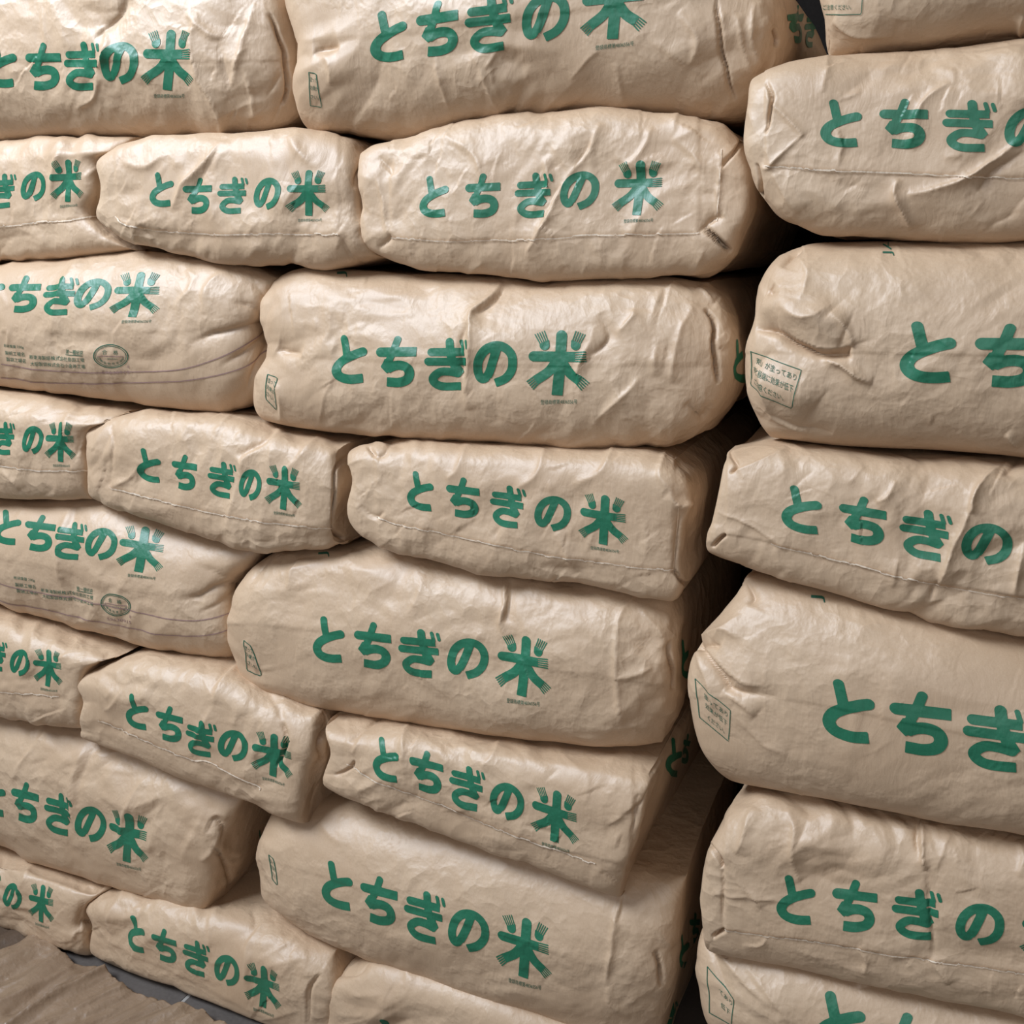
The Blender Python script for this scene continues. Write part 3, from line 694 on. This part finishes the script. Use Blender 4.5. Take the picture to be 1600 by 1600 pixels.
# row 7
s = make_sack('seventh sack from top at the left edge, puckered knot-like fold near its right end',
    [(-200,1030),(-100,1080),(0,1112),(150,1145),(250,1180),(330,1212),(378,1244)], [(378,1300),(362,1360)], [(-200,1195),(-100,1265),(0,1305),(100,1338),(190,1372),(280,1396),(346,1424)], [(-210,1110)],
    **P(A_, 6, seed=16, R=0.075, pa=8, pb=2.8, ncrease=18, crumple=.9, folds=[
    ([(85,1130),(40,1180),(20,1220)], 4, 7), ([(135,1160),(115,1210),(112,1270),(130,1330)], 5, 7), ([(145,1160),(125,1210),(122,1260)], -4, 7), ([(235,1205),(200,1260),(185,1310),(190,1350)], 4, 6),
    ([(325,1300),(335,1280),(350,1300),(345,1320)], -6, 6), ([(345,1300),(330,1330),(315,1345)], 4, 6), ([(355,1330),(375,1335),(350,1350)], 4, 6), ([(330,1320),(350,1345),(357,1390)], -4, 4), ([(318,1300),(335,1275),(355,1280)], 4, 6),
    ([(320,1260),(300,1310),(280,1350)], 2.5, 9), ([(270,1230),(240,1280),(230,1330)], 2, 10)]))
letters(s, [(-10,1244),(39,1254),(92,1271),(142,1287),(198,1307)], .66, .79, 0.28)
letters(s, [(405,1318,.2,.6)], 1, 1, 0.1, which=['to'])
write(s, 'association_mark', 'JA', 2, 1112, 14, 12, 0.1)
s = make_sack('wide smooth seventh-row rice sack in the middle column, shaded by a tilted sack',
    [(420,1262),(500,1262),(600,1280),(700,1300),(800,1325),(900,1352),(1062,1392)], [(1066,1450),(1058,1530)], [(432,1412),(480,1438),(560,1475),(700,1524),(850,1575),(960,1610),(1036,1625)], [(417,1320),(424,1380)],
    **P(A_, 6, seed=17, R=0.08, ncrease=16, crumple=.6, seam=[(420,1345),(520,1375),(700,1435),(900,1500),(1060,1550)], folds=[
    ([(970,1395),(962,1440),(952,1500),(948,1540)], 4, 5), ([(975,1400),(968,1440)], -3, 5), ([(1024,1485),(1032,1510),(1034,1540)], -4, 3), ([(500,1285),(520,1310),(545,1320)], 2, 8),
    ([(948,1540),(955,1570),(985,1590)], 3, 6), ([(1010,1440),(1040,1470),(1050,1480)], 2.5, 7)]))
letters(s, [(527,1383),(593,1406),(664,1430),(733,1453),(816,1481)], .90, .95, 0.28)
letters(s, [(1068,1486,.32,.7),(1085,1450,.2,.6)], 1, 1, -0.1, which=['to','ti'])
label_box(s, [(421,1335),(428,1342),(432,1385),(423,1375)], [('塗って', .2, .1, .95, 7), ('効果が', .45, .1, .95, 7), ('さい。', .72, .1, .9, 7)])

# row 8
s = make_sack('bottom sack at the left edge, last two characters and a curled lower corner',
    [(-200,1190),(-100,1265),(0,1306),(100,1338),(188,1372)], [(172,1384),(158,1410),(160,1450)], [(-200,1350),(-100,1412),(0,1440),(80,1462),(160,1482)], [(-210,1270)],
    **P(B_, 7, seed=18, ncrease=26, pa=10, flap=[(-200,1400),(0,1432),(60,1450),(120,1462)], folds=[
    ([(60,1340),(35,1380),(20,1420)], 4, 7), ([(120,1460),(130,1440),(155,1440)], -5, 5), ([(115,1470),(120,1455),(140,1458)], 4, 5), ([(130,1405),(124,1430),(118,1450)], -3, 4), ([(130,1390),(145,1385),(152,1395)], 3, 5)]))
letters(s, [None,None,(-16,1387),(21,1400),(65,1411)], .43, .58, 0.22)
s = make_sack('rice sack on the floor beside bare concrete, whole lettering visible',
    [(166,1388),(222,1370),(330,1392),(420,1410),(500,1442),(545,1462)], [(540,1520),(532,1600)], [(160,1482),(260,1520),(340,1558),(430,1605),(490,1645)], [(164,1420),(160,1460)],
    **P(B_, 7, seed=19, ncrease=36, pa=6, crumple=1.1, flap=[(170,1475),(300,1535),(390,1580),(480,1625)], folds=[
    ([(380,1400),(400,1440),(380,1480)], -3, 8), ([(420,1430),(390,1470),(385,1520),(390,1570)], 4, 7), ([(500,1525),(486,1545),(482,1600)], -4, 4), ([(345,1415),(330,1440),(330,1480)], 3, 8), ([(470,1450),(440,1480),(400,1500)], 3, 9), ([(200,1380),(180,1420),(172,1440)], 3, 7)]))
letters(s, [(214,1458),(260,1476),(308,1495),(356,1515),(411,1539)], .58, .68, 0.36)
s = make_sack('sack cut by the bottom edge, below the wide smooth middle column sack',
    [(522,1522),(560,1500),(610,1488),(720,1518),(850,1560),(960,1600),(1010,1612)], [(1020,1680),(1000,1760)], [(510,1640),(600,1690),(750,1760),(900,1810),(990,1830)], [(522,1570)],
    **P(B_, 7, seed=20, ncrease=20, pa=5, out_top=0.03, folds=[([(525,1525),(560,1520),(580,1500)], -3, 5), ([(620,1500),(640,1530),(630,1560)], 2, 9)]))
letters(s, [(608,1628),(675,1655)], .9, .9, 0.35, which=['to','ti'])
letters(s, [(1045,1600,.45,.9)], 1, 1, -0.1, which=['gi'])

# ------------------------------------------------------------------ the right stack
OR_ = 0.05
AR = dict(kind='A', R=0.085, pa=3.6, pb=2.5, L=0.64, out=OR_)
BR = dict(kind='B', R=0.056, pa=9.0, pb=3.6, L=0.60, out=OR_ + .015)
s = make_sack('topmost sack of the right stack, only its underside showing',
    [(1296,-180),(1400,-210),(1700,-220),(1900,-220)], [(1920,-60)], [(1298,96),(1400,90),(1600,76),(1760,66),(1900,60)], [(1284,-80),(1286,0),(1292,60)],
    **{**AR, 'seed': 31, 'ncrease': 16, 'crumple': .7, 'folds': [([(1300,35),(1340,52),(1400,55)], 3, 8), ([(1600,30),(1590,50),(1600,70)], 4, 8)]})
label_box(s, [(1282,-40),(1350,-44),(1347,21),(1282,23)], [('ご注意ください。', .82, .05, .75, 8), ('すと極端に効果が低下', .5, .05, .95, 8)])
s = make_sack('second sack from top in the right stack, torn edge under its lettering',
    [(1188,134),(1250,108),(1330,94),(1450,84),(1600,76),(1760,70),(1900,60)], [(1920,200)], [(1190,298),(1235,340),(1290,364),(1380,374),(1600,379),(1760,378),(1900,376)], [(1180,170),(1173,225),(1182,270)],
    **{**BR, 'seed': 32, 'ncrease': 40, 'out_top': OR_, 'flap': [(1197,258),(1300,268),(1450,273),(1600,278),(1900,285)], 'folds': [
    ([(1200,130),(1208,155),(1205,180),(1196,210)], -4, 4), ([(1196,150),(1235,190),(1255,215)], 2.5, 5), ([(1190,260),(1200,262),(1215,248),(1255,210)], 2.5, 5), ([(1183,255),(1190,290),(1195,310)], -4, 4),
    ([(1600,215),(1540,260),(1480,290),(1420,300)], 5, 9), ([(1600,235),(1550,270),(1530,300)], -3, 8), ([(1405,280),(1398,300),(1415,340),(1425,360)], 4, 7), ([(1485,130),(1440,165),(1420,230)], 3, 9),
    ([(1210,270),(1225,300),(1250,330)], 2.5, 6), ([(1310,260),(1315,230),(1310,200)], 2, 6)]})
letters(s, [(1314,193),(1412,194),(1514,198),(1610,202),(1730,200)], 1.18, .97, 0.03)
torn(s, [(1197,258),(1240,262),(1300,266),(1380,270),(1450,272),(1520,276),(1600,278),(1700,280)], 14)
s = make_sack('third sack from top in the right stack, deep pinched fold at its left end',
    [(1218,400),(1256,385),(1340,380),(1600,378),(1760,378),(1900,376)], [(1925,550)], [(1204,684),(1280,692),(1400,700),(1600,712),(1760,726),(1900,745)], [(1196,440),(1186,500),(1172,542),(1172,600),(1188,650)],
    **{**AR, 'seed': 33, 'ncrease': 18, 'crumple': .6, 'out_top': OR_ + .015, 'seam': [(1330,551),(1450,553),(1700,560),(1900,565)], 'folds': [
    ([(1186,515),(1215,520),(1250,543),(1290,556),(1330,556)], -15, 8), ([(1195,470),(1250,490),(1320,520)], 9, 32, 0, 0, 'g'), ([(1185,580),(1230,610),(1270,640)], 6, 30, 0, 0, 'g'), ([(1215,512),(1250,530),(1290,543),(1335,540)], 6, 9), ([(1262,545),(1300,566),(1316,572),(1340,590),(1362,600)], 6, 8), ([(1225,480),(1260,500),(1300,480)], 3, 10),
    ([(1216,445),(1205,460),(1225,462)], -5, 5), ([(1255,390),(1235,400),(1225,420)], -5, 6), ([(1182,570),(1200,600),(1210,650),(1260,680)], 4, 9), ([(1300,490),(1320,510),(1335,540)], 4, 10), ([(1240,400),(1262,430),(1255,470)], 3, 10),
    ([(1200,640),(1240,665),(1300,680)], -3, 8), ([(1320,560),(1325,550),(1330,540)], -4, 5), ([(1570,680),(1590,700)], 3, 6)]})
letters(s, [(1449,550),(1575,556)], 1.62, 1.25, 0.02, which=['to','ti'])
write(s, 'association_mark', 'JA', 1388, 389, 26, 18, 0, quarter=True)
label_box(s, [(1176,549),(1253,578),(1242,633),(1176,600)], [('剤」が塗ってあり', .22, .10, .95, 10), ('すと極端に効果が低下', .50, .05, .95, 10), ('ご注意ください。', .80, .12, .80, 9)])
s = make_sack('fourth sack from top in the right stack, boxy with folded triangular left corner',
    [(1141,704),(1200,690),(1280,692),(1400,702),(1600,716),(1760,730),(1900,748)], [(1920,900)], [(1113,856),(1180,882),(1260,908),(1400,945),(1600,990),(1760,1040),(1900,1110)], [(1130,760),(1114,830)],
    **{**BR, 'seed': 34, 'ncrease': 30, 'out_top': OR_, 'pa': 10, 'flap': [(1134,835),(1200,848),(1300,875),(1450,910),(1600,935),(1900,1010)], 'folds': [
    ([(1141,706),(1150,725),(1142,740)], -4, 4), ([(1113,856),(1125,842),(1134,835)], -4, 3), ([(1120,800),(1170,820),(1230,860)], 2, 5), ([(1565,725),(1530,760),(1518,780),(1515,800)], 5, 7), ([(1520,785),(1495,840),(1480,880),(1465,915)], 5, 8),
    ([(1600,700),(1570,745)], -3, 7), ([(1230,700),(1190,720),(1150,735)], 2.5, 6), ([(1400,750),(1385,775),(1370,785)], 3, 8), ([(1465,905),(1455,920),(1455,940)], -3, 6), ([(1600,850),(1590,900),(1585,935)], 4, 7)]})
letters(s, [(1252,796),(1348,813),(1446,834),(1542,850),(1660,870)], 1.16, .94, 0.17)
torn(s, [(1205,848),(1240,858),(1300,872),(1380,893),(1450,908),(1530,926),(1600,936),(1700,952)], 15)
s = make_sack('fifth sack from top in the right stack, gathered left end touching the middle stack',
    [(1166,902),(1200,900),(1260,912),(1400,945),(1600,990),(1760,1042),(1900,1110)], [(1925,1240)], [(1140,1216),(1200,1222),(1300,1236),(1400,1252),(1600,1286),(1760,1325),(1900,1375)], [(1134,950),(1096,1000),(1084,1030),(1084,1070),(1100,1150)],
    **{**AR, 'seed': 35, 'ncrease': 14, 'crumple': .5, 'out_top': OR_ + .015, 'seam': [(1200,1090),(1300,1105),(1500,1145),(1900,1260)], 'folds': [
    ([(1088,1010),(1105,1028),(1135,1072),(1150,1082),(1230,1093)], -9, 7, 1), ([(1088,1005),(1150,1060),(1200,1075)], 4, 9, 1), ([(1088,1008),(1115,1010),(1125,1015)], -5, 4, 1), ([(1130,1080),(1160,1100),(1180,1118)], 4, 8),
    ([(1090,1000),(1130,985),(1160,1000)], 4, 8, 1), ([(1160,960),(1130,985),(1110,1000)], 3, 9), ([(1088,1020),(1110,1080),(1120,1120)], 3, 7, 1), ([(1165,905),(1175,930),(1170,945)], -4, 6), ([(1140,1110),(1190,1160),(1230,1180)], 2.5, 10)]})
letters(s, [(1325,1110),(1438,1129),(1557,1152)], 1.5, 1.25, 0.14, which=['to','ti','gi'])
write(s, 'association_mark', 'J', 1278, 938, 10, 22, 0.1, quarter=True)
label_box(s, [(1088,1060),(1142,1110),(1138,1158),(1094,1120)], [('塗ってあり', .22, .25, .92, 9), ('効果が低下', .50, .25, .92, 9), ('ください。', .80, .3, .85, 8)])
s = make_sack('sixth sack from top in the right stack, glossy creases and neatly folded left edge',
    [(1150,1240),(1200,1222),(1280,1230),(1400,1252),(1600,1288),(1760,1328),(1900,1380)], [(1920,1500)], [(1112,1468),(1180,1480),(1300,1502),(1450,1535),(1600,1564),(1760,1610),(1900,1660)], [(1114,1318),(1104,1370),(1107,1420)],
    **{**BR, 'seed': 36, 'ncrease': 30, 'out_top': OR_, 'pa': 10, 'flap': [(1133,1453),(1240,1465),(1340,1480),(1450,1500),(1600,1522),(1900,1600)], 'folds': [
    ([(1113,1320),(1125,1340),(1131,1355)], -5, 3), ([(1131,1350),(1130,1400),(1131,1452)], -2.5, 3), ([(1112,1466),(1133,1453)], -5, 3), ([(1135,1355),(1180,1405),(1190,1420)], 2, 4), ([(1110,1395),(1150,1400),(1240,1410)], 2, 5),
    ([(1230,1262),(1240,1300),(1235,1340),(1250,1380)], 4, 9), ([(1175,1260),(1165,1300),(1150,1330)], 4, 9), ([(1435,1268),(1440,1310),(1440,1345),(1448,1360)], 6, 5), ([(1432,1275),(1430,1310),(1438,1345)], -4, 6), ([(1450,1360),(1455,1440),(1460,1500)], -3, 4),
    ([(1590,1310),(1600,1340),(1590,1370)], 3, 8), ([(1340,1480),(1355,1500),(1350,1520)], 3, 6), ([(1455,1500),(1470,1520),(1480,1540)], 3, 6), ([(1200,1460),(1190,1475),(1160,1478)], 2, 5)]})
letters(s, [(1243,1405),(1335,1416),(1432,1428),(1531,1444),(1644,1458)], 1.10, .95, 0.12)
torn(s, [(1133,1453),(1240,1465),(1300,1474),(1340,1480),(1400,1492),(1450,1500),(1530,1512),(1600,1522),(1700,1538)], 16)
s = make_sack('lowest sack of the right stack, diagonal pull folds at its left end',
    [(1128,1462),(1180,1474),(1300,1502),(1450,1535),(1600,1564),(1760,1612),(1900,1664)], [(1925,1800)], [(1160,1700),(1300,1730),(1600,1800),(1760,1850),(1900,1910)], [(1096,1450),(1100,1520),(1120,1590),(1140,1640)],
    **{**AR, 'seed': 37, 'ncrease': 16, 'crumple': .7, 'out_top': OR_ + .015, 'out': .035, 'folds': [
    ([(1100,1440),(1120,1480),(1148,1512)], -6, 4, 1), ([(1115,1480),(1160,1530),(1215,1580)], 4, 8, 1), ([(1100,1460),(1130,1530),(1150,1560)], -3, 7, 1), ([(1330,1515),(1340,1530),(1345,1545)], 5, 6), ([(1160,1500),(1200,1550),(1240,1600)], 3, 9)]})
letters(s, [(1312,1598),(1415,1632),(1530,1660)], 1.45, 1.25, 0.14, which=['to','ti','gi'])
label_box(s, [(1106,1510),(1148,1559),(1144,1600),(1112,1580)], [('てあり', .25, .45, .95, 8), ('低下', .6, .5, .9, 8)])

s = make_sack('floor-level rice sack carrying the right stack, below the frame of the picture',
    [(1160,1700),(1300,1730),(1600,1800),(1760,1850),(1900,1910)], [(1920,2100)], [(1150,1960),(1400,2040),(1900,2250)], [(1140,1850)],
    **{**BR, 'seed': 38, 'ncrease': 6, 'out_top': .035, 'out': .04})

# ------------------------------------------------------------------ make the meshes of the sacks and their print
for s in SACKS:
    s.Nd = vnormals(s.Vd, s.Tall)
    link_mesh('paper_body', s.Vd - s.O, s.Tall, KRAFT, s.root, s.Vd - s.O + s.off)
    for a, k in s.queue: decal_now(s, *a, **k)
import sys; print('TRIS', sum(len(o.data.polygons) for o in bpy.data.objects if o.type == 'MESH'))

# ------------------------------------------------------------------ floor, room, empty sacks on the floor
def box(name, lo, hi, mat, parent=None, rotz=0.0, kind=None, bev=0.0):
    V = [(x, y, z) for z in (lo[2], hi[2]) for y in (lo[1], hi[1]) for x in (lo[0], hi[0])]
    Fq = [(0,2,3,1),(4,5,7,6),(0,1,5,4),(2,6,7,3),(0,4,6,2),(1,3,7,5)]
    o = link_mesh(name, V, Fq, mat, parent, None, smooth=False)
    if parent is None: o.rotation_euler = (0, 0, rotz)
    if kind: o['kind'] = kind
    return o
fl = box('floor', (-4.0, -2.2, -0.12), (4.0, 1.95, -0.001), GROUT, kind='structure')
# slabs, each its own piece; the joint that the photo shows runs out from under the bottom row
def floor_pt(px):
    r = rays([px])[0]; t = -H / r[2]; p = CP + r * t; return p @ WD, p @ NI
jx = floor_pt((290, 1560))[0]
for x0, x1 in ((-4.0, jx - 0.0035), (jx + 0.0035, jx + 1.8), (jx + 1.807, 4.0)):
    for y0, y1 in ((-2.2, 0.2), (0.207, 1.95)):
        box('concrete_slab', (x0, y0, -0.02), (x1, y1, 0.0), CONC, fl)
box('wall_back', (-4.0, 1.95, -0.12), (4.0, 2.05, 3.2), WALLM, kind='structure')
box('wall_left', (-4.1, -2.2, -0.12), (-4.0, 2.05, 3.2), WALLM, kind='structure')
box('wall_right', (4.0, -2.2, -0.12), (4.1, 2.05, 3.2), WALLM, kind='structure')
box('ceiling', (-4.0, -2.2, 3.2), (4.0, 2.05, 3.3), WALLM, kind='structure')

def sheet(label, outline, z0, seed, folds, mat=OLD, name='empty_paper_sack', rise=0.0):
    O2 = np.array([floor_pt(p) for p in outline])
    lo, hi = O2.min(0), O2.max(0); h = 0.0032
    def fn(Pq): return [poly_sdf(Pq, O2) + 0.004 * noise3(np.c_[Pq * 30, Pq[:, :1] * 0 + seed])]
    V2, T = marching(fn, (lo[0] - h*2, lo[1] - h*2, hi[0] + h*2, hi[1] + h*2), h)
    P3 = V2[:, :1] * WD + V2[:, 1:2] * NI; P3[:, 2] = z0
    XY = proj(P3); z = np.full(len(V2), z0)
    z += 0.006 * (0.5 + noise3(np.c_[V2 * [9, 4], V2[:, :1] * 0 + seed])) + 0.005 * np.abs(noise3(np.c_[V2 * [26, 9], V2[:, :1] * 0 + seed + 4]))
    # pleats that run from the far right corner towards the near left
    al = (XY @ np.array([-0.88, 0.47])); ac = (XY @ np.array([0.47, 0.88]))
    z += 0.013 * np.abs(noise3(np.c_[ac / 26, al / 190, al * 0 + seed + 8])) + 0.003 * np.abs(noise3(np.c_[ac / 10 + al / 160, al / 120, al * 0 + seed + 3]))
    for pts, amp, wd in folds:
        pts = np.array(smooth_line(pts, 5)); best = np.full(len(V2), 1e9)
        for i in range(len(pts) - 1): best = np.minimum(best, seg_d(XY, pts[i], pts[i+1]))
        z += amp * 0.001 * np.exp(-best / wd)
    n = len(V2)
    # give the sheet a real thickness of two plies
    edge = {}
    for t in T:
        for i in range(3):
            e = (t[i], t[(i+1) % 3]); k = (min(e), max(e))
            if k in edge: edge[k] = None
            else: edge[k] = e
    z = np.maximum(z, z0 + 0.001)
    top = P3.copy(); top[:, 2] = z; bot = P3.copy(); bot[:, 2] = np.maximum(z - 0.003, z0)
    F2 = [tuple(t) for t in T] + [(a + n, c + n, b + n) for a, b, c in T]
    for e in edge.values():
        if e: F2 += [(e[1], e[0], e[0] + n), (e[1], e[0] + n, e[1] + n)]
    V = np.vstack([top, bot]); T = np.array(F2)
    # consistent winding: top faces up
    nrm = np.cross(V[T[0, 1]] - V[T[0, 0]], V[T[0, 2]] - V[T[0, 0]])
    if nrm[2] < 0: T = T[:, ::-1]
    o = link_mesh(name, V - [0, 0, 0], T, mat, None, V + [seed, 0, 0], smooth=True)
    o['label'] = label; o['category'] = 'paper sack'
    return o
sheet('empty creased brown paper sack lying flat on the concrete floor',
    [(-260,1600),(-120,1560),(0,1504),(40,1482),(62,1466),(84,1486),(120,1518),(150,1522),(168,1530),(182,1545),(215,1562),(250,1576),(300,1590),(352,1612),(420,1660),(300,1900),(-200,1900)],
    0.010, 51, [([(165,1524),(120,1550),(70,1578),(10,1615)], 14, 5), ([(62,1466),(30,1500),(-30,1530)], 8, 14), ([(110,1520),(60,1550),(0,1580)], 8, 10), ([(240,1575),(200,1600),(180,1620)], 6, 10), ([(140,1520),(70,1560),(20,1590)], -6, 6), ([(95,1500),(40,1540),(-20,1560)], 9, 9), ([(190,1548),(120,1585),(60,1620)], 9, 8), ([(215,1562),(160,1600),(120,1640)], -6, 9), ([(285,1588),(240,1620),(220,1650)], 8, 9), ([(60,1500),(0,1540)], -5, 9), ([(150,1522),(110,1535),(90,1560)], 6, 5)])
sheet('shadow-dark empty paper sack half hidden behind the creased one',
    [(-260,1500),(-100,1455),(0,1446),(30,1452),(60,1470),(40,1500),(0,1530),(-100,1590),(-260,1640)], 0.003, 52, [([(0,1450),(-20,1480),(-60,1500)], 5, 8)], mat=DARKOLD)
